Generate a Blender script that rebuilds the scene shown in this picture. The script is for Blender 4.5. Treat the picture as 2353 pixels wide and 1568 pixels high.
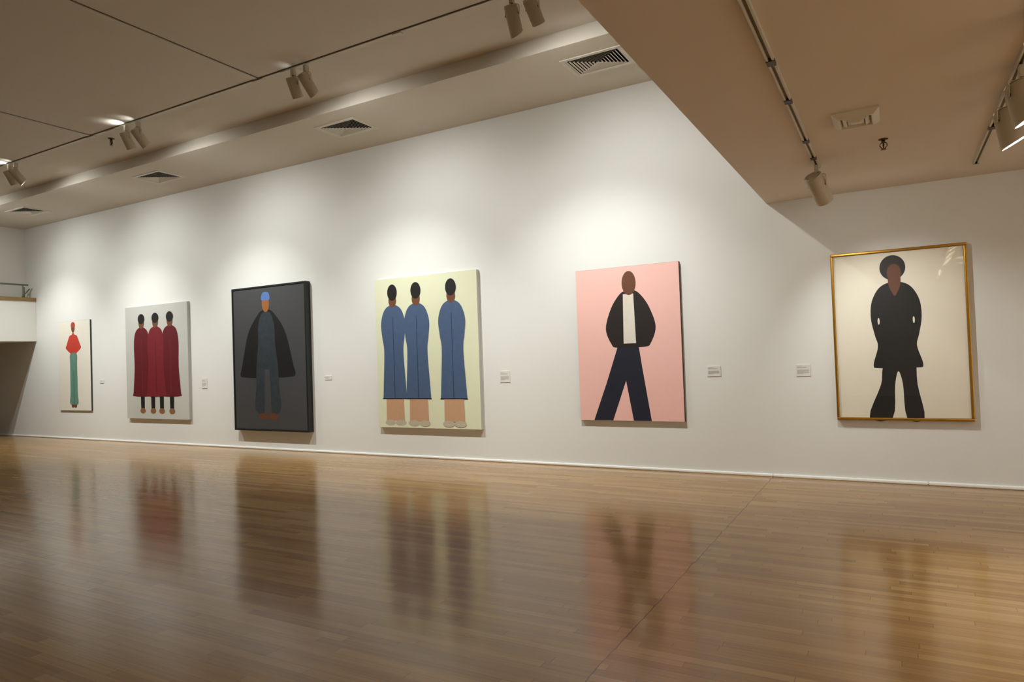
import bpy, bmesh, math, random
from mathutils import Vector, Matrix
random.seed(4)
sc = bpy.context.scene
for o in list(bpy.data.objects):
    bpy.data.objects.remove(o)
COL = sc.collection

# ---------------------------------------------------------------- camera
YAW, PITCH, ROLL = math.radians(29.506), math.radians(1.325), math.radians(-1.983)
F = Vector((-math.sin(YAW), math.cos(YAW), 0)); RT = Vector((math.cos(YAW), math.sin(YAW), 0)); UP = Vector((0, 0, 1))
F2 = F*math.cos(PITCH) + UP*math.sin(PITCH); U2 = UP*math.cos(PITCH) - F*math.sin(PITCH)
RR = RT*math.cos(ROLL) + U2*math.sin(ROLL); UR = U2*math.cos(ROLL) - RT*math.sin(ROLL)
cam = bpy.data.cameras.new('camera'); camo = bpy.data.objects.new('camera', cam); COL.objects.link(camo)
M = Matrix((RR, UR, -F2)).transposed().to_4x4(); M.translation = Vector((0, -7.7, 1.384))
camo.matrix_world = M
cam.sensor_fit = 'HORIZONTAL'; cam.sensor_width = 36; cam.lens = 1555.58/2353*36; cam.clip_start = .05
sc.camera = camo

# ---------------------------------------------------------------- world, exposure
w = bpy.data.worlds.new('World'); sc.world = w; w.use_nodes = True
w.node_tree.nodes['Background'].inputs[0].default_value = (1, .9, .78, 1)
w.node_tree.nodes['Background'].inputs[1].default_value = 0.0
sc.view_settings.view_transform = 'Standard'; sc.view_settings.look = 'None'
sc.view_settings.exposure = 0.08; sc.view_settings.gamma = 1; sc.view_settings.use_curve_mapping = False

WARM = (.968, 1, .97)
P_WALL = 96      # watts of each wall spotlight
P_SPILL = 6.0    # wide spill past the rim of each lamp
P_FAR = 430  # strength of the added unseen lamps aimed at the right wall
CONE = 112
P_LEAK = 1.3

# ---------------------------------------------------------------- materials
def s2l(c):
    return tuple(((v/255)/12.92 if v/255 <= .04045 else ((v/255+.055)/1.055)**2.4) for v in c) + (1,)
MATS = {}
def mat(name, rgb, rough=.6, metal=0, spec=.5, emit=None, estr=0, linear=False, noise=0, nscale=20, bump=0):
    if name in MATS: return MATS[name]
    m = bpy.data.materials.new(name); m.use_nodes = True; nt = m.node_tree; b = nt.nodes['Principled BSDF']
    c = tuple(rgb)+(1,) if linear else s2l(rgb)
    b.inputs['Base Color'].default_value = c; b.inputs['Roughness'].default_value = rough
    b.inputs['Metallic'].default_value = metal; b.inputs['Specular IOR Level'].default_value = spec
    if emit:
        b.inputs['Emission Color'].default_value = tuple(emit)+(1,); b.inputs['Emission Strength'].default_value = estr
    if noise or bump:
        tc = nt.nodes.new('ShaderNodeTexCoord'); n = nt.nodes.new('ShaderNodeTexNoise'); n.inputs['Scale'].default_value = nscale
        n.inputs['Detail'].default_value = 5; nt.links.new(tc.outputs['Object'], n.inputs['Vector'])
        if noise:
            mx = nt.nodes.new('ShaderNodeMix'); mx.data_type = 'RGBA'
            mx.inputs['A'].default_value = tuple(v*(1-noise) for v in c[:3])+(1,)
            mx.inputs['B'].default_value = tuple(min(1, v*(1+noise)) for v in c[:3])+(1,)
            nt.links.new(n.outputs['Fac'], mx.inputs['Factor']); nt.links.new(mx.outputs['Result'], b.inputs['Base Color'])
        if bump:
            bp = nt.nodes.new('ShaderNodeBump'); bp.inputs['Strength'].default_value = bump; bp.inputs['Distance'].default_value = .004
            nt.links.new(n.outputs['Fac'], bp.inputs['Height']); nt.links.new(bp.outputs['Normal'], b.inputs['Normal'])
    MATS[name] = m; return m

WALLM = mat('matte white wall paint', (228, 227, 222), .85, spec=.25, noise=.015, nscale=2.5, bump=.05)
CEILM = mat('matte ceiling paint', (214, 206, 193), .9, spec=.2, noise=.02, nscale=1.7, bump=.05)
LOWM = mat('matte low ceiling paint', (222, 210, 196), .9, spec=.2, noise=.02, nscale=1.7, bump=.05)
BASEM = mat('gloss white skirting', (250, 250, 248), .4)
TRACKM = mat('track enamel', (205, 198, 182), .5)
DARKM = mat('track groove', (40, 34, 26), .6)
GROOVEM = mat('track groove, pale', (128, 112, 88), .6)
EDGESHADEM = mat('painted track edge shadow', (84, 66, 44), .7)  # colour for shadow lines painted along the high tracks
CLIPM = mat('brown clip', (70, 48, 32), .5)
HEADM = mat('lamp housing enamel', (200, 190, 168), .42)
STEELM = mat('bright steel', (215, 212, 200), .22, metal=1)
BLACKM = mat('black plastic', (22, 20, 18), .5)
BRASSM = mat('aged brass', (92, 66, 38), .35, metal=.8)
GLOWM = mat('lit lamp lens', (255, 250, 235), .4, emit=(1, .93, .8), estr=40)
VENTM = mat('vent enamel', (216, 210, 196), .5)
VOIDM = mat('duct interior', (14, 13, 12), .9)
CARDM = mat('placard card', (226, 222, 216), .6)
INKM = mat('placard ink', (150, 147, 142), .7)
WOODM = mat('balcony cap wood', (140, 112, 66), .5, noise=.15, nscale=9)
RAILM = mat('grey rail paint', (120, 124, 112), .5)

def N(nt, t, **kw):
    n = nt.nodes.new(t)
    for k, v in kw.items(): setattr(n, k, v)
    return n
def floor_material():
    m = bpy.data.materials.new('varnished strip flooring'); m.use_nodes = True; nt = m.node_tree; L = nt.links.new
    b = nt.nodes['Principled BSDF']
    tc = N(nt, 'ShaderNodeTexCoord'); sp = N(nt, 'ShaderNodeSeparateXYZ'); L(tc.outputs['Object'], sp.inputs[0])
    def mth(op, a, bb=None, c=None):
        n = N(nt, 'ShaderNodeMath', operation=op)
        for i, v in enumerate((a, bb, c)):
            if v is None: continue
            if isinstance(v, (int, float)): n.inputs[i].default_value = v
            else: L(v, n.inputs[i])
        return n.outputs[0]
    X, Y = sp.outputs[0], sp.outputs[1]
    # ragged seam across the boards at x = -1.2
    ns = N(nt, 'ShaderNodeTexNoise'); ns.inputs['Scale'].default_value = 7; ns.inputs['Detail'].default_value = 6
    L(tc.outputs['Object'], ns.inputs['Vector'])
    xs = mth('ADD', X, mth('MULTIPLY', mth('SUBTRACT', ns.outputs['Fac'], .5), .03))
    xs = mth('ADD', xs, 1.2)
    side = mth('GREATER_THAN', xs, 0)
    seam = mth('LESS_THAN', mth('ABSOLUTE', xs), .003)
    yy = mth('ADD', Y, mth('MULTIPLY', side, .021))
    row = mth('FLOOR', mth('DIVIDE', yy, .057))
    fy = mth('FRACT', mth('DIVIDE', yy, .057))
    wn = N(nt, 'ShaderNodeTexWhiteNoise', noise_dimensions='2D')
    cb = N(nt, 'ShaderNodeCombineXYZ'); L(row, cb.inputs[0]); L(side, cb.inputs[1]); L(cb.outputs[0], wn.inputs['Vector'])
    xo = mth('ADD', mth('DIVIDE', X, 1.05), mth('MULTIPLY', wn.outputs['Value'], 7.3))
    pid = mth('FLOOR', xo); fx = mth('FRACT', xo)
    w2 = N(nt, 'ShaderNodeTexWhiteNoise', noise_dimensions='3D')
    cb2 = N(nt, 'ShaderNodeCombineXYZ'); L(row, cb2.inputs[0]); L(pid, cb2.inputs[1]); L(side, cb2.inputs[2]); L(cb2.outputs[0], w2.inputs['Vector'])
    # grain streaks
    mp = N(nt, 'ShaderNodeMapping'); mp.inputs['Scale'].default_value = (1.3, 55, 1); L(tc.outputs['Object'], mp.inputs[0])
    gr = N(nt, 'ShaderNodeTexNoise'); gr.inputs['Scale'].default_value = 1; gr.inputs['Detail'].default_value = 6; L(mp.outputs[0], gr.inputs['Vector'])
    # broad worn patches
    wp = N(nt, 'ShaderNodeTexNoise'); wp.inputs['Scale'].default_value = .55; wp.inputs['Detail'].default_value = 3; L(tc.outputs['Object'], wp.inputs['Vector'])
    v = mth('ADD', mth('MULTIPLY', w2.outputs['Value'], .42), mth('MULTIPLY', gr.outputs['Fac'], .58))
    cr = N(nt, 'ShaderNodeValToRGB'); L(v, cr.inputs[0])
    e = cr.color_ramp.elements
    e[0].position = .12; e[0].color = s2l((138, 100, 55))
    e[1].position = .85; e[1].color = s2l((182, 146, 92))
    x = cr.color_ramp.elements.new(.5); x.color = s2l((162, 123, 70))
    # gaps
    gy = mth('LESS_THAN', fy, .03); gx = mth('LESS_THAN', fx, .0022)
    gap = mth('MAXIMUM', mth('MULTIPLY', gy, .45), mth('MULTIPLY', gx, .6))
    gap = mth('MAXIMUM', gap, mth('MULTIPLY', seam, .75))
    # short scuffs and scratches
    ms = N(nt, 'ShaderNodeMapping'); ms.inputs['Scale'].default_value = (2.2, 11, 1); ms.inputs['Rotation'].default_value = (0, 0, .12); L(tc.outputs['Object'], ms.inputs[0])
    sn = N(nt, 'ShaderNodeTexNoise'); sn.inputs['Scale'].default_value = 1.6; sn.inputs['Detail'].default_value = 8; sn.inputs['Roughness'].default_value = .75; L(ms.outputs[0], sn.inputs['Vector'])
    sc_ = N(nt, 'ShaderNodeMapRange'); sc_.inputs[1].default_value = .635; sc_.inputs[2].default_value = .70; L(sn.outputs['Fac'], sc_.inputs[0])
    gap = mth('MAXIMUM', gap, mth('MULTIPLY', sc_.outputs[0], .45))
    mx = N(nt, 'ShaderNodeMix', data_type='RGBA'); L(gap, mx.inputs['Factor']); L(cr.outputs[0], mx.inputs['A']); mx.inputs['B'].default_value = s2l((48, 32, 20))
    hs = N(nt, 'ShaderNodeHueSaturation'); L(mx.outputs['Result'], hs.inputs['Color'])
    L(mth('ADD', mth('MULTIPLY', wp.outputs['Fac'], .24), .88), hs.inputs['Value'])
    L(mth('ADD', mth('MULTIPLY', wp.outputs['Fac'], -.3), 1.1), hs.inputs['Saturation'])
    L(hs.outputs[0], b.inputs['Base Color'])
    b.inputs['Specular IOR Level'].default_value = .5; b.inputs['IOR'].default_value = 1.36
    rn = mth('ADD', .09, mth('MULTIPLY', wp.outputs['Fac'], .08))
    rn = mth('ADD', rn, mth('MULTIPLY', gr.outputs['Fac'], .06))
    L(rn, b.inputs['Roughness'])
    # cupped strips: fine waviness across the boards, each strip a little different
    wv = N(nt, 'ShaderNodeMapping'); wv.inputs['Scale'].default_value = (.7, 9, 1); L(tc.outputs['Object'], wv.inputs[0])
    wn3 = N(nt, 'ShaderNodeTexNoise'); wn3.inputs['Scale'].default_value = 1; wn3.inputs['Detail'].default_value = 3; L(wv.outputs[0], wn3.inputs['Vector'])
    h = mth('ADD', mth('MULTIPLY', wn3.outputs['Fac'], .55), mth('MULTIPLY', gr.outputs['Fac'], .12))
    cup = mth('MULTIPLY', mth('SUBTRACT', w2.outputs['Value'], .5), mth('SUBTRACT', fy, .5))
    h = mth('ADD', h, mth('MULTIPLY', cup, .25))
    h = mth('SUBTRACT', h, mth('MULTIPLY', gap, .25))
    bp = N(nt, 'ShaderNodeBump'); bp.inputs['Strength'].default_value = .45; bp.inputs['Distance'].default_value = .0022
    L(h, bp.inputs['Height']); L(bp.outputs[0], b.inputs['Normal'])
    return m
FLOORM = floor_material()

def glass_material():
    m = bpy.data.materials.new('picture glass'); m.use_nodes = True; nt = m.node_tree; nt.nodes.clear()
    out = N(nt, 'ShaderNodeOutputMaterial'); mix = N(nt, 'ShaderNodeMixShader'); ge = N(nt, 'ShaderNodeNewGeometry'); dt = N(nt, 'ShaderNodeVectorMath', operation='DOT_PRODUCT')
    nt.links.new(ge.outputs['Normal'], dt.inputs[0]); nt.links.new(ge.outputs['Incoming'], dt.inputs[1])
    def mm(op, a, b_=0.0):
        n = N(nt, 'ShaderNodeMath', operation=op)
        for i, v in enumerate((a, b_)):
            if isinstance(v, (int, float)): n.inputs[i].default_value = v
            else: nt.links.new(v, n.inputs[i])
        return n
    fr = mm('ADD', mm('MULTIPLY', mm('POWER', mm('SUBTRACT', 1.0, mm('ABSOLUTE', dt.outputs['Value']).outputs[0]).outputs[0], 5.0).outputs[0], .97).outputs[0], .022)
    tr = N(nt, 'ShaderNodeBsdfTransparent'); gl = N(nt, 'ShaderNodeBsdfGlossy'); gl.inputs['Roughness'].default_value = .015
    nt.links.new(fr.outputs[0], mix.inputs[0]); nt.links.new(tr.outputs[0], mix.inputs[1]); nt.links.new(gl.outputs[0], mix.inputs[2]); nt.links.new(mix.outputs[0], out.inputs[0])
    return m
GLASSM = glass_material()

# ---------------------------------------------------------------- mesh helpers
class MB:
    def __init__(s): s.bm = bmesh.new(); s.mats = []
    def mi(s, m):
        if m is None: return 0
        if m not in s.mats: s.mats.append(m)
        return s.mats.index(m)
    def box(s, x0, x1, y0, y1, z0, z1, m=None, mtx=None):
        i = s.mi(m)
        vs = [s.bm.verts.new((x, y, z)) for z in (z0, z1) for y in (y0, y1) for x in (x0, x1)]
        if mtx:
            for v in vs: v.co = mtx @ v.co
        for f in ((0, 2, 3, 1), (4, 5, 7, 6), (0, 1, 5, 4), (2, 6, 7, 3), (0, 4, 6, 2), (1, 3, 7, 5)):
            s.bm.faces.new([vs[k] for k in f]).material_index = i
        return s
    def lathe(s, prof, m=None, mtx=None, n=32, smooth=True, cap=True):
        i = s.mi(m); rings = []
        for r, z in prof:
            ring = [s.bm.verts.new((r*math.cos(2*math.pi*k/n), r*math.sin(2*math.pi*k/n), z)) for k in range(n)]
            if mtx:
                for v in ring: v.co = mtx @ v.co
            rings.append(ring)
        for a, b in zip(rings, rings[1:]):
            for k in range(n):
                f = s.bm.faces.new((a[k], a[(k+1) % n], b[(k+1) % n], b[k])); f.material_index = i; f.smooth = smooth
        if cap:
            for rg, rev in ((rings[0], True), (rings[-1], False)):
                f = s.bm.faces.new(rg[::-1] if rev else rg); f.material_index = i
        return s
    def poly(s, pts, m=None):
        i = s.mi(m); f = s.bm.faces.new([s.bm.verts.new(p) for p in pts]); f.material_index = i; return s
    def tube(s, pts, r, m=None, n=10, mtx=None):
        pts = [Vector(p) for p in pts]; i = s.mi(m); rings = []
        for k, p in enumerate(pts):
            d = (pts[min(k+1, len(pts)-1)] - pts[max(k-1, 0)]).normalized()
            a = d.orthogonal().normalized() if k == 0 else (rings_a - d*rings_a.dot(d)).normalized()
            rings_a = a; b = d.cross(a)
            ring = [s.bm.verts.new(p + (a*math.cos(2*math.pi*q/n) + b*math.sin(2*math.pi*q/n))*r) for q in range(n)]
            if mtx:
                for v in ring: v.co = mtx @ v.co
            rings.append(ring)
        for a, b in zip(rings, rings[1:]):
            for q in range(n):
                f = s.bm.faces.new((a[q], a[(q+1) % n], b[(q+1) % n], b[q])); f.material_index = i; f.smooth = True
        s.bm.faces.new(rings[0][::-1]).material_index = i; s.bm.faces.new(rings[-1]).material_index = i
        return s
    def build(s, name, m=None, parent=None, loc=None, bevel=0):
        bmesh.ops.recalc_face_normals(s.bm, faces=[f for f in s.bm.faces])
        me = bpy.data.meshes.new(name); s.bm.to_mesh(me); s.bm.free()
        if s.mats:
            for mm in s.mats: me.materials.append(mm)
        else: me.materials.append(m)
        o = bpy.data.objects.new(name, me); COL.objects.link(o)
        if parent: o.parent = parent
        if loc: o.location = loc
        if bevel:
            b = o.modifiers.new('bevel', 'BEVEL'); b.width = bevel; b.segments = 2; b.limit_method = 'ANGLE'
        return o
def thing(name, label, cat, loc, group=None, rz=0):
    o = bpy.data.objects.new(name, None); COL.objects.link(o); o.location = loc; o.rotation_euler = (0, 0, rz)
    o.empty_display_size = .1; o['label'] = label; o['category'] = cat
    if group: o['group'] = group
    return o
def tag(o, label, cat, group=None):
    o['label'] = label; o['category'] = cat
    if group: o['group'] = group
    return o
def struct(o, label=None):
    o['kind'] = 'structure'
    if label: o['label'] = label
    return o

# ---------------------------------------------------------------- room shell
ZH, ZB, ZL = 4.724, 4.564, 2.939     # main ceiling, band along the wall, low ceiling
XE, YS = -1.149, -1.383
X0, X1, YB = -19.0, 6.0, -13.0
struct(MB().box(X0, X1, YB, 0, -.15, 0).build('floor', FLOORM), 'glossy brown strip wood floor')
struct(MB().box(X0-.2, X1+.2, 0, .2, -.15, 5.1).build('wall_front', WALLM), 'long white gallery wall hung with paintings')
struct(MB().box(X0-.2, X1+.2, YB-.2, YB, -.15, 5.1).build('wall_back', WALLM))
struct(MB().box(X1, X1+.2, YB, 0, -.15, 5.1).build('wall_right', WALLM))
XU = -16.65
struct(MB().box(XU-.15, XU, YB, 0, 2.072, 5.1).build('wall_left', WALLM), 'end wall above the balcony')
struct(MB().box(X0-.2, X0, YB, 0, -.15, 2.2).build('wall_recess', WALLM), 'wall of the recess under the balcony')
c = MB(); c.box(XU, X1, YB, YS, ZH, 5.1)
struct(c.build('ceiling', CEILM), 'high off white ceiling')
VENTS = (-14.68, -10.5, -6.35, -2.69); VY = -.835
cb_ = MB(); xa = XU
for vx in VENTS:
    cb_.box(xa, vx-.31, YS, 0, ZB, ZB+.22); cb_.box(vx-.31, vx+.31, YS, VY-.21, ZB, ZB+.22); cb_.box(vx-.31, vx+.31, VY+.21, 0, ZB, ZB+.22); xa = vx+.31
cb_.box(xa, X1, YS, 0, ZB, ZB+.22)
struct(cb_.build('ceiling.001', CEILM), 'dropped ceiling band along the wall')
struct(MB().box(XE, X1, YB, 0, ZL, 4.55).build('ceiling.002', LOWM), 'low ceiling over the right end')
struct(MB().box(X0, XU-.15, YB, 0, 2.072, 2.2).build('ceiling.003', CEILM), 'underside above the recess beneath the balcony')
bb = MB(); bb.box(X0, XE-.05, -.022, 0, 0, .034); bb.box(XE-.049, .22, -.024, 0, 0, .035); bb.box(.223, X1, -.022, 0, 0, .036)
struct(bb.build('baseboard_front', BASEM, bevel=.011), 'thin white strip at the foot of the wall')

# ---------------------------------------------------------------- balcony and rail at the far left
b = thing('balcony', 'white boxed balcony with a wooden cap at the far left end', 'balcony', (-16.43, -4, 2.072))
MB().box(-.215, .22, -6, 3.998, 0, .87).build('parapet', WALLM, b)
MB().box(-.215, .245, -6, 3.998, .87, .945).build('cap', WOODM, b, bevel=.006)
r = thing('railing', 'grey metal handrail standing on the balcony cap', 'railing', (-16.27, -.12, 3.017))
MB().tube([(0, 0, .275), (0, -7, .275)], .018).build('handrail', RAILM, r)
for yy in (-.1, -1.7, -3.3, -4.9, -6.5):
    MB().tube([(0, yy, 0), (0, yy, .255)], .014).build('post', RAILM, r)
MB().tube([(-.2, .02, 0), (-.2, .02, .25)], .012).build('post', RAILM, r)
MB().tube([(-.15, -.06, .01), (-.1, .08, .21)], .012).build('brace', RAILM, r)

# ---------------------------------------------------------------- lighting tracks
def track(name_label, a, b_, z, group='ceiling lighting tracks', clips=(), feeds=()):
    a = Vector(a); b_ = Vector(b_); d = b_-a; ln = d.length; ang = math.atan2(d.y, d.x)
    t = thing('lighting_track', name_label, 'lighting track', (a.x, a.y, z), group, ang)
    m = MB(); h = .012 if z > 4 else .024
    if z > 4: m.box(0, ln, -.036, .036, -.002, 0, EDGESHADEM); m.box(0, ln, -.022, .022, -h, -.002, TRACKM)  # wider brown strip paints the shadow at both track edges
    else: m.box(0, ln, -.02, -.009, -h, 0, TRACKM); m.box(0, ln, .009, .02, -h, 0, TRACKM); m.box(0, ln, -.009, .009, -.008, 0, GROOVEM)
    m.build('rail', None, t)
    for k, w_ in feeds:
        MB().box(k-w_, k+w_, -.0225, .0225, -h-.008, -.0035).build('feed_block', TRACKM, t, bevel=.003)
    for k in clips:
        MB().box(k-.035, k+.035, -.0225, .0225, -h-.004, -h+.012).build('joint_clip', CLIPM, t)
    for k in (0, ln):
        MB().box(k-.008, k+.008, -.021, .021, -h-.001, -.0005).build('end_cap', TRACKM if k else BLACKM, t)
    return t
track('long pale track on the high ceiling running parallel to the painted wall', (XU+.3, -2.288), (XE-.02, -2.288), ZH, feeds=((16.35-6.339, .09), (16.35-9.802, .09), (16.35-5.86, .10), (16.35-9.33, .10), (16.35-4.28, .055)))
track('pale cross track meeting the long track nearest the low ceiling', (-6.339, -2.33), (-6.339, -12), ZH)
track('pale cross track meeting the long track at the left edge', (-9.802, -2.33), (-9.802, -12), ZH)
track('pale track on the low ceiling with brown clips and one spotlight', (-.52, -1.343), (-.52, -9), ZL, clips=(.34, .87, 1.83, 2.5))
track('pale track at the right edge of the low ceiling', (.67, -.624), (.67, -9), ZL, clips=(1.12,))

# ---------------------------------------------------------------- spotlights
def look(d):
    return Vector(d).normalized().to_track_quat('-Z', 'Y')
def add_light(name, parent, loc, direction, power, size_deg, blend=1, rad=.02, color=WARM):
    l = bpy.data.lights.new(name, 'SPOT'); l.energy = power*math.pi; l.spot_size = math.radians(size_deg); l.spot_blend = blend
    l.shadow_soft_size = rad; l.color = color
    o = bpy.data.objects.new(name, l); COL.objects.link(o); o.parent = parent; o.location = loc
    o.rotation_mode = 'QUATERNION'; o.rotation_quaternion = look(direction); return o
def spotlight(label, x, y, z, target, power, cone=70, spill=P_SPILL, leak=0, cut=0, group='track spotlights', drop=.115, size=1, cdir=None, lensd=.075, lnf=1):
    t = thing('track_spotlight', label, 'spotlight', (x, y, z-.024), group)
    MB().box(-.017, .017, -.03, .03, -.07, 0).build('adapter', HEADM, t, bevel=.003)
    MB().lathe([(.012, -.084), (.012, -.068)], n=16).build('swivel', BLACKM, t)
    piv = Vector((0, 0, -drop-.055))
    d = (Vector(target) - (Vector((x, y, z-.024))+piv)).normalized()
    yaw = math.atan2(d.x, d.y)              # heading away from +Y
    rz = Matrix.Rotation(-yaw, 4, 'Z')
    R_, LN = .062*size, .225*size*lnf
    cdir = Vector(cdir or (.5, .8, .2)).normalized()
    q = d.to_track_quat('-Z', 'X'); mt = Matrix.Translation(piv) @ q.to_matrix().to_4x4()
    # housing: open can, pivot a third of the way down
    zt, zb = LN*.36, -LN*.64
    n = 40; m = MB(); i = 0
    prof = [(R_*.90, zt), (R_, zt-.01), (R_, zb), (R_*.93, zb), (R_*.93, zt-.05)]
    rings = []
    for r_, zz in prof:
        ring = []
        for k in range(n):
            a = 2*math.pi*k/n; cz = zz
            if zz == zb: cz = zb - cut*(1-(q @ Vector((math.cos(a), math.sin(a), 0))).dot(cdir))*.5*R_
            ring.append(m.bm.verts.new(mt @ Vector((r_*math.cos(a), r_*math.sin(a), cz))))
        rings.append(ring)
    for a, b_ in zip(rings, rings[1:]):
        for k in range(n):
            f = m.bm.faces.new((a[k], a[(k+1) % n], b_[(k+1) % n], b_[k])); f.smooth = True
    m.bm.faces.new(rings[0]); m.bm.faces.new(rings[-1])
    hs = m.build('housing', HEADM, t)
    e = hs.modifiers.new('edge', 'EDGE_SPLIT'); e.split_angle = math.radians(40)
    bc = MB(); bc.lathe([(R_*.80, zt+.001), (R_*.96, zt+.001), (R_*.96, zt+.005), (R_*.80, zt+.005)], STEELM, mt, 40, cap=False)
    bc.lathe([(R_*.86, zt+.0005), (R_*.86, zt+.003)], HEADM, mt, 40)
    for k in range(6):
        a = math.pi*2*k/6+.3
        bc.lathe([(.0045, zt+.003), (.0045, zt+.006)], STEELM, mt @ Matrix.Translation((R_*.62*math.cos(a), R_*.62*math.sin(a), 0)), 10)
    bc.build('back_cap', None, t)
    MB().lathe([(R_*.92, zb+lensd), (R_*.92, zb+lensd-.004)], None, mt, 40).build('lens', GLOWM, t)
    # yoke
    ym = MB(); w_ = R_+.008; top = -.085-piv.z
    ym.mi(HEADM)
    ms = Matrix.Translation(piv) @ rz
    for s_ in (-1, 1):
        ym.box(s_*w_-.0015, s_*w_+.0015, -.011, .011, -.012, top-.02, HEADM, ms)
        ym.tube([(s_*w_, 0, top-.02), (s_*(w_-.004), 0, top-.008), (s_*(w_-.016), 0, top), (0, 0, top)], .0042, HEADM, 8, ms)
    ym.build('yoke', None, t)
    for s_ in (-1, 1):
        MB().lathe([(.010, 0), (.010, .010)], None, ms @ Matrix.Translation((s_*(R_), 0, 0)) @ Matrix.Rotation(s_*math.pi/2, 4, 'Y') @ Matrix.Translation((0, 0, -.001)), 14).build('knob', BLACKM, t)
    mouth = mt @ Vector((0, 0, zb+min(.012, lensd-.009)))
    if power: add_light('lamp', t, mouth, d, power, cone)
    if spill: add_light('lamp', t, mt @ Vector((0, 0, zb-.01)), d, spill, 168, .5, rad=.045)
    if leak: add_light('lamp', t, mt @ Vector((0, 0, zt+.02)), (-.35, -.45, .8), leak, 96, 1, rad=.012)
    return t

pairs = [(-14.85, 'off', 0), (-12.015, 'lighting the three red coats, leftmost pair', 1), (-8.83, 'above the dark grey framed picture', 1), (-5.673, 'above the three blue coats', .05), (-2.835, 'nearest the low ceiling, above the pink canvas', 0)]
where = ['beyond the left edge above the small red and green picture', 'of the leftmost visible pair on the long track', 'of the second visible pair, above the grey picture', 'of the pair above the three blue coats', 'of the pair nearest the low ceiling at the top edge']
sep = [.12, .09, .13, .10, .105]
for i, (x, _, lk) in enumerate(pairs):
    cx = [-14.7, -11.9, -8.85, -5.7, -2.75][i]
    spotlight('white can spotlight, left '+where[i], x-sep[i], -2.288, ZH, (cx-.3, 0, .5), P_WALL, 80, leak=P_LEAK*lk, cut=0 if i < 4 else .8, group='track spotlights on the high ceiling')
    spotlight('white can spotlight, right '+where[i], x+sep[i], -2.288, ZH, (cx+.3, 0, 1.9), P_WALL*.42, 114, leak=P_LEAK*lk*.2, cut=.55 if i < 4 else 0, group='track spotlights on the high ceiling')
LG = 'track spotlights under the low ceiling'
spotlight('white can spotlight hanging from the end of the left low ceiling track', -.52, -1.44, ZL, (.14, 0, 1.0), 24, 86, spill=1.8, group=LG, size=1.15)
BK = dict(spill=1.5, group=LG, size=1.3, drop=.112, cut=.95, cdir=(.85, .5, 0), lensd=.01, lnf=.60)
spotlight('large lit spotlight cut by the right edge, lower of the two', .68, -2.5, ZL, (1.0, -3.0, 0), 20, 78, **BK)
spotlight('large lit spotlight cut by the right edge, upper of the two', .68, -3.0, ZL, (1.05, -3.6, 0), 20, 78, **BK)
spotlight('lit spotlight third along the right track, seen only in the picture glass', .68, -3.7, ZL, (1.4, -4.0, 0), 14, 78, **BK)
spotlight('lit spotlight fourth along the right track, seen only in the picture glass', .68, -4.6, ZL, (1.8, -4.6, 0), 12, 78, **BK)
# unseen lamps added to lift the ambient and bounce light of the room
OG = 'added fill spotlights out of view'
for lb, x, y, z, tg, p_ in (
    ('added unseen fill spotlight farthest back on the right cross track, lighting the back wall', -6.339, -11, ZH, (-6.3, YB, 1.7), 12),
    ('added unseen fill spotlight midway back on the right cross track, lighting the back wall', -6.339, -10.4, ZH, (-4.6, YB, 1.7), 12),
    ('added unseen fill spotlight farthest back on the left cross track, lighting the back wall', -9.802, -11, ZH, (-10, YB, 1.7), 12),
    ('added unseen fill spotlight midway back on the left cross track, lighting the back wall', -9.802, -10.4, ZH, (-12, YB, 1.7), 12),
    ('added unseen fill spotlight on the right low track lighting the right wall', .67, -8.6, ZL, (X1, -7.6, 1.3), P_FAR),
    ('added unseen fill spotlight on the right low track lighting the right wall further back', .67, -7.8, ZL, (X1, -5.2, 1.3), P_FAR),
    ('added unseen fill spotlight near the right wall lighting the painted wall beyond the frame', 3.2, -1.9, ZL, (3.0, 0, 1.5), 30)):
    spotlight(lb, x, y, z, tg, p_, 100, spill=0, group=OG)

# ---------------------------------------------------------------- ceiling vents
def high_vent(label, x, y, W, D):
    t = thing('air_vent', label, 'air vent', (x, y, ZB), 'square louvred vents in the ceiling band')
    fl = .045; m = MB()
    for a in ((-W/2, W/2, -D/2, -D/2+fl), (-W/2, W/2, D/2-fl, D/2), (-W/2, -W/2+fl, -D/2+fl, D/2-fl), (W/2-fl, W/2, -D/2+fl, D/2-fl)):
        m.box(*a, -.012, 0)
    m.build('frame', VENTM, t, bevel=.003)
    lv = MB(); n = 8; w0, d0 = W/2-fl, D/2-fl
    def ring(s0, z0, s1, z1, mm):
        i = lv.mi(mm)
        def sq(k, z): return [lv.bm.verts.new((sx*(w0-k), sy*(d0-k*d0/w0), z)) for sx, sy in ((-1, -1), (1, -1), (1, 1), (-1, 1))]
        a, b_ = sq(s0, z0), sq(s1, z1)
        for k in range(4): lv.bm.faces.new((a[k], a[(k+1) % 4], b_[(k+1) % 4], b_[k])).material_index = i
    st = w0/(n+.6)
    for k in range(n):
        a = k*st
        ring(a+st*.04, -.006, a+st*.15, -.006, VENTM); ring(a+st*.15, -.006, a+st*.50, 0, VENTM); ring(a+st*.50, .0008, a+st*.04, -.0052, VENTM)
    ring(n*st+st*.1, -.006, (n+.6)*st-.001, -.006, VENTM)
    lv.build('louvers', None, t)
    dk = MB(); hw, hd = .3095, .2095
    dk.box(-hw, hw, -hd, -hd+.004, .0005, .2, VOIDM); dk.box(-hw, hw, hd-.004, hd, .0005, .2, VOIDM); dk.box(-hw, -hw+.004, -hd, hd, .0005, .2, VOIDM); dk.box(hw-.004, hw, -hd, hd, .0005, .2, VOIDM); dk.box(-hw, hw, -hd, hd, .2, .204, VOIDM)
    dk.build('duct', None, t)
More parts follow.
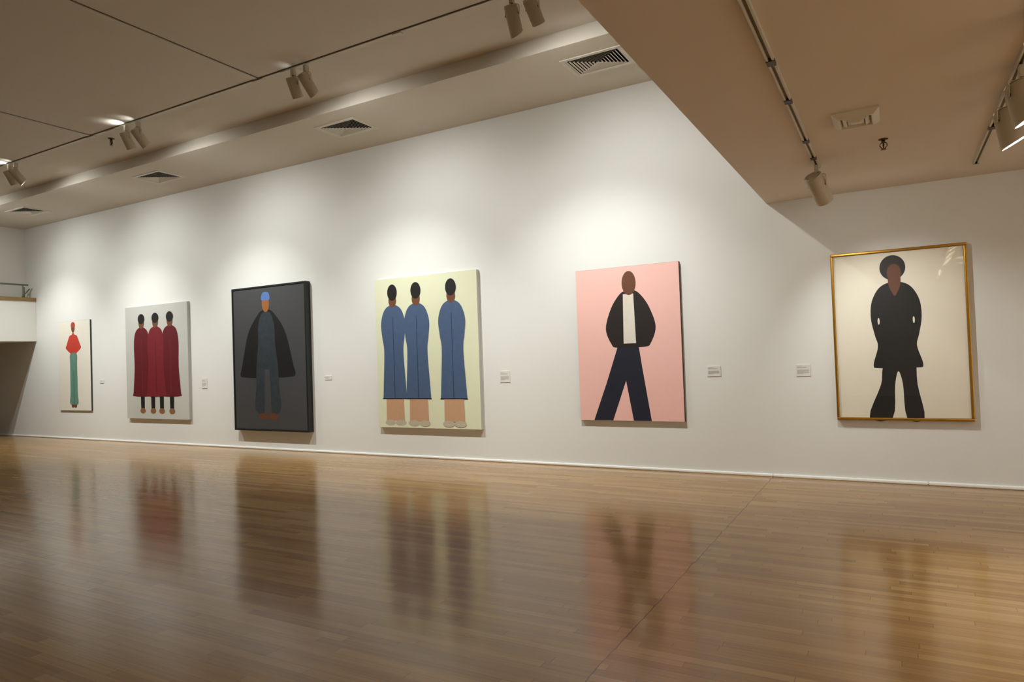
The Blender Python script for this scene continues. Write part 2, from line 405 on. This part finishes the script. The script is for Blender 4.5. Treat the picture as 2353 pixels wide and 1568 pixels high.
for x, dd, lb in ((-2.69, .5, 'large pale ceiling vent nearest the low ceiling'), (-6.35, .5, 'pale ceiling vent above the blue painting, second from the right'), (-10.5, .5, 'small pale ceiling vent third from the right'), (-14.68, .5, 'smallest far ceiling vent near the balcony corner')):
    high_vent(lb, x, -.835, .70, dd)
t = thing('air_diffuser', 'white stepped square air diffuser under the low ceiling', 'air vent', (-.172, -2.53, ZL))
def frus(m, w0, w1, z0, z1, mm=None):
    def sq(w_, z): return [m.bm.verts.new((sx*w_, sy*w_*1.18, z)) for sx, sy in ((-1, -1), (1, -1), (1, 1), (-1, 1))]
    i = m.mi(mm); a, b_ = sq(w0, z0), sq(w1, z1)
    for k in range(4): m.bm.faces.new((a[k], a[(k+1) % 4], b_[(k+1) % 4], b_[k])).material_index = i
m = MB(); frus(m, .143, .143, 0, -.010, VENTM); frus(m, .143, .105, -.010, -.040, VENTM); frus(m, .105, .098, -.040, -.040, VENTM); frus(m, .098, .082, -.040, -.004, VENTM)
frus(m, .082, .001, -.004, -.003, VOIDM)
m.build('cone', None, t)
m = MB(); frus(m, .082, .082, -.020, -.026, VENTM); frus(m, .082, .058, -.026, -.044, VENTM); frus(m, .058, .052, -.044, -.018, VENTM); frus(m, .052, .082, -.018, -.020, VENTM); m.build('ring', None, t)
m = MB(); frus(m, .050, .050, -.026, -.034, VENTM); frus(m, .050, .022, -.034, -.046, VENTM); frus(m, .022, .0005, -.046, -.046, VENTM); frus(m, .050, .0005, -.026, -.026, VENTM); m.build('centre_plate', None, t)

# ---------------------------------------------------------------- sprinklers
def sprinkler(label, x, y, z, s=1, plate=.03):
    t = thing('fire_sprinkler', label, 'sprinkler', (x, y, z), 'ceiling sprinklers')
    MB().lathe([(plate*s, 0), (plate*s, -.003*s), (plate*.5*s, -.008*s), (.009*s, -.009*s)]).build('escutcheon', HEADM if s == 1.001 else BRASSM, t)
    m = MB(); m.lathe([(.011*s, -.008*s), (.011*s, -.024*s), (.007*s, -.027*s)], n=16); m.lathe([(.0035*s, -.026*s), (.006*s, -.04*s), (.003*s, -.058*s), (.004*s, -.066*s)], n=12)
    for sg in (-1, 1):
        m.tube([(sg*.008*s, 0, -.022*s), (sg*.020*s, 0, -.032*s), (sg*.021*s, 0, -.044*s), (sg*.012*s, 0, -.058*s), (sg*.002*s, 0, -.067*s)], .0032*s, None, 8)
    m.build('frame_arms', BRASSM, t)
    MB().lathe([(.017*s, -.070*s), (.017*s, -.067*s), (.004*s, -.065*s)], n=20).build('deflector', BRASSM, t)
sprinkler('dark brass sprinkler head under the low ceiling beyond the diffuser', -.017, -1.837, ZL, 1.15)
sprinkler('small dark sprinkler head on the high ceiling beside the left spotlights', -9.70, -2.07, ZH, 1.5)

# ---------------------------------------------------------------- paintings (plain colour-block stand-ins)
def crom(pts, n=6):
    P = [Vector((p[0], p[1])) for p in pts]; out = []; L_ = len(P)
    for i in range(L_):
        p0, p1, p2, p3 = P[i-1], P[i], P[(i+1) % L_], P[(i+2) % L_]
        for k in range(n):
            t_ = k/n
            out.append(.5*((2*p1) + (-p0+p2)*t_ + (2*p0-5*p1+4*p2-p3)*t_*t_ + (-p0+3*p1-3*p2+p3)*t_**3))
    return out
def oval(u, v, a, b_, n=28): return [Vector((u+a*math.cos(2*math.pi*k/n), v+b_*math.sin(2*math.pi*k/n))) for k in range(n)]
def sym(u, half, off=0):       # half: list of (half width, v) from the top down
    return crom([(u-w_, v) for w_, v in half] + [(u+w_+off, v) for w_, v in half[::-1]])
def quad(*p): return [Vector(q) for q in p]
def art(name, label, x0, x1, z0, z1, d, ground, shapes, side, frame=None, fw=.0, glass=False, gap=.0, group='paintings along the wall'):
    W, Hh = x1-x0, z1-z0
    t = thing(name, label, 'painting', ((x0+x1)/2, 0, z0), group)
    m = MB(); m.box(-W/2+fw, W/2-fw, -d, -.001, fw, Hh-fw, side); m.build('canvas', None, t, bevel=0 if frame else .003)
    pm = MB(); iw, ih = W-2*fw, Hh-2*fw
    e0 = -d-.0006
    def lay(pts, mm, k): pm.poly([(-iw/2+p.x*iw, e0-.0003*k, fw+p.y*ih) for p in pts], mm)
    lay(quad((.001, .001), (.999, .001), (.999, .999), (.001, .999)), ground, 0)
    for k, (pts, mm) in enumerate(shapes): lay(pts, mm, k+1)
    pm.build('picture', None, t)
    if frame:
        f = MB(); dd = d+.022 if glass else d+.012
        f.box(-W/2, W/2, -dd, 0, 0, fw); f.box(-W/2, W/2, -dd, 0, Hh-fw, Hh); f.box(-W/2, -W/2+fw, -dd, 0, fw, Hh-fw); f.box(W/2-fw, W/2, -dd, 0, fw, Hh-fw)
        f.build('frame', frame, t, bevel=.006 if glass else .002)
    if glass:
        MB().box(-W/2+fw, W/2-fw, -d-.014, -d-.012, fw, Hh-fw).build('glazing', GLASSM, t)
    return t
def pm_(n, rgb, noise=.08): return mat('paint '+n, rgb, .55, noise=noise, nscale=14)
skin = pm_('brown', (112, 68, 42)); black = pm_('black', (20, 17, 16)); navy = pm_('navy', (26, 30, 46), .3)

# small red and green picture
red = pm_('scarlet', (196, 58, 42)); teal = pm_('sea green', (98, 140, 122), .15)
S = [(sym(.48, [(.012, .87), (.05, .845), (.12, .83), (.215, .73), (.24, .70), (.17, .665), (.10, .64), (.09, .625)]), red),
     (sym(.48, [(.10, .63), (.11, .5), (.115, .2), (.12, .07)]), teal),
     (quad((.475, .45), (.485, .45), (.487, .07), (.473, .07)), pm_('dark sea green', (60, 92, 80))),
     (oval(.44, .05, .045, .02), skin), (oval(.52, .05, .045, .02), skin),
     (oval(.48, .92, .055, .05), skin), (sym(.48, [(.03, .985), (.062, .965), (.062, .935), (.03, .93)]), pm_('rust red', (178, 62, 48)))]
art('painting', 'small off white painting of one figure in red top and green trousers, leftmost', -15.28, -14.09, .59, 2.43, .03, pm_('warm white', (232, 226, 212), .02), S, mat('dark canvas edge', (52, 54, 50), .6))
# three dark red forms
mar = pm_('crimson', (120, 26, 38), .25); dred = pm_('dark crimson', (98, 16, 28), .2); tan = pm_('tan', (140, 96, 60))
S = []
for u in (.27, .44, .58, .74): S.append((quad((u-.035, .3), (u+.035, .3), (u+.03, .08), (u-.03, .08)), black)); S.append((oval(u, .07, .045, .025), tan))
for u in (.27, .73, .5):
    S += [(sym(u, [(.03, .81), (.10, .77), (.13, .66), (.125, .45), (.15, .24), (.14, .2)]), dred if u != .5 else mar)]
    S += [(quad((u-.004, .7), (u+.004, .7), (u+.006, .22), (u-.006, .22)), dred if u == .5 else mar)]
    S += [(oval(u, .85, .045, .052), skin), (oval(u, .885, .055, .045), black)]
art('painting', 'pale grey painting of three figures in dark red coats, second from the left', -12.84, -10.965, .46, 2.575, .05, pm_('pale grey', (196, 196, 188), .02), S, mat('grey white canvas edge', (176, 176, 168), .6))
# dark grey framed picture
S = [(sym(.47, [(.05, .84), (.13, .80), (.26, .68), (.36, .45), (.385, .38), (.30, .365), (.1, .36)]), pm_('soft black', (16, 15, 16))),
     (sym(.47, [(.05, .82), (.11, .74), (.12, .6), (.15, .45), (.16, .3), (.16, .12)]), pm_('slate blue', (44, 52, 58), .5)),
     (quad((.44, .42), (.50, .42), (.52, .1), (.42, .1)), pm_('ground grey', (66, 66, 68), .04)),
     (oval(.40, .09, .07, .024), pm_('leather brown', (98, 58, 34))), (oval(.54, .09, .07, .024), pm_('leather brown', (98, 58, 34))),
     (oval(.47, .885, .052, .06), pm_('ochre brown', (150, 92, 46))), (sym(.47, [(.03, .965), (.055, .945), (.06, .915), (.03, .908)]), pm_('sky blue', (84, 118, 178)))]
art('painting', 'charcoal painting of one caped figure in a deep black frame, third from the left', -9.70, -7.975, .315, 2.68, .093, pm_('ground grey', (66, 66, 68), .04), S, mat('black frame side', (34, 35, 34), .5), frame=mat('black frame', (22, 25, 26), .45), fw=.028)
# three blue forms
blu = pm_('denim blue', (72, 92, 124), .12); dbl = pm_('dark denim blue', (46, 60, 86), .1); tn = pm_('flesh tan', (198, 156, 122), .06); crm = pm_('cream grey', (190, 180, 158))
S = []
for u in (.18, .42, .76):
    for s_ in (-.045, .045): S += [(quad((u+s_-.043, .25), (u+s_+.043, .25), (u+s_+.05, .045), (u+s_-.05, .045)), tn), (oval(u+s_*1.2, .032, .055, .02), crm)]
    S += [(sym(u, [(.03, .82), (.09, .785), (.125, .70), (.115, .6), (.10, .5), (.12, .22), (.11, .195)]), blu),
          (quad((u-.003, .74), (u+.003, .74), (u+.004, .2), (u-.004, .2)), dbl), (oval(u, .85, .04, .045), skin), (oval(u, .905, .05, .055), black)]
art('painting', 'pale yellow green painting of three figures in long blue coats, fourth from the left', -6.60, -4.835, .425, 2.57, .06, pm_('pale lime', (224, 225, 194), .02), S, mat('light canvas edge', (190, 190, 182), .6))
# pink canvas
S = [([Vector(p) for p in ((.41, .5), (.60, .5), (.63, .34), (.70, .002), (.53, .002), (.47, .26), (.33, .002), (.14, .002), (.28, .25))], navy),
     (sym(.53, [(.05, .84), (.12, .80), (.19, .72), (.24, .60), (.19, .50), (.13, .475)]), pm_('charcoal jacket', (34, 25, 23))),
     (quad((.47, .82), (.57, .82), (.58, .5), (.46, .5)), pm_('shirt white', (222, 214, 200))),
     (oval(.53, .89, .068, .078), pm_('warm brown', (104, 62, 40)))]
art('painting', 'pink painting of one figure in dark jacket and trousers, fifth from the left', -3.40, -2.115, .575, 2.41, .045, pm_('pink', (243, 192, 182), .02), S, mat('dark brown canvas edge', (58, 44, 36), .6))
# gold framed picture
bk = pm_('deep black', (10, 9, 9)); 
S = [(crom([(.43, .4), (.60, .4), (.62, .2), (.66, .002), (.53, .002), (.51, .2), (.48, .28), (.45, .2), (.42, .002), (.24, .002), (.34, .2), (.36, .3)], 4), bk),
     (sym(.48, [(.05, .815), (.13, .78), (.185, .70), (.195, .6), (.17, .5), (.15, .43), (.19, .32), (.14, .3)]), bk),
     (oval(.345, .585, .008, .02), pm_('warm ground', (236, 228, 210), .02)), (oval(.615, .585, .008, .02), pm_('warm ground', (236, 228, 210), .02)),
     (sym(.48, [(.04, .86), (.045, .8), (.01, .74)]), pm_('warm brown', (104, 62, 40))),
     (oval(.47, .905, .10, .075), pm_('dark umber', (34, 26, 24))), (oval(.48, .872, .055, .055), pm_('warm brown', (104, 62, 40)))]
art('painting', 'gold framed glazed painting of one black clad figure on white, rightmost on the wall', -.548, .620, .625, 2.315, .035, pm_('warm ground', (236, 228, 210), .02), S, mat('frame backing', (60, 46, 28), .6), frame=mat('gilt frame', (178, 132, 52), .3, metal=.85, noise=.2, nscale=25), fw=.026, glass=True)

# ---------------------------------------------------------------- wall labels
def card(label, x0, x1, z0, z1, rows):
    W, Hh = x1-x0, z1-z0
    t = thing('wall_label', label, 'wall label', ((x0+x1)/2, 0, z0), 'small white wall labels')
    MB().box(-W/2, W/2, -.008, 0, 0, Hh).build('card', CARDM, t, bevel=.0015)
    m = MB()
    for v, u1 in rows:
        m.box(-W/2+.07*W, -W/2+u1*W, -.0088, -.0081, Hh*v, Hh*(v)+.0028)
    m.build('lettering', INKM, t)
R6 = [(.84, .45), (.76, .78), (.70, .7), (.52, .9), (.46, .88), (.40, .92), (.34, .86), (.28, .9), (.22, .5)]
R2 = [(.66, .5), (.46, .8), (.26, .6)]
card('tiny white label right of the small leftmost painting', -13.822, -13.68, 1.138, 1.209, R2)
card('tall narrow white label right of the painting of three red coats', -10.664, -10.525, 1.012, 1.19, R6)
card('tiny white label right of the black framed painting', -7.704, -7.562, 1.126, 1.188, R2)
card('white label right of the painting of three blue coats', -4.553, -4.404, 1.049, 1.2, R6)
card('white label just right of the pink canvas', -1.85, -1.702, 1.086, 1.201, R6)
card('white label just left of the gold framed picture', -.923, -.785, 1.072, 1.198, R6)

tr = thing('lighting_track', 'added short unseen track beyond the right edge, holding a fill spotlight', 'lighting track', (3.2, -1.5, ZL), 'ceiling lighting tracks')  # added out of view to carry one fill lamp
MB().box(-.02, .02, -1.5, 0, -.024, 0).build('rail', TRACKM, tr)
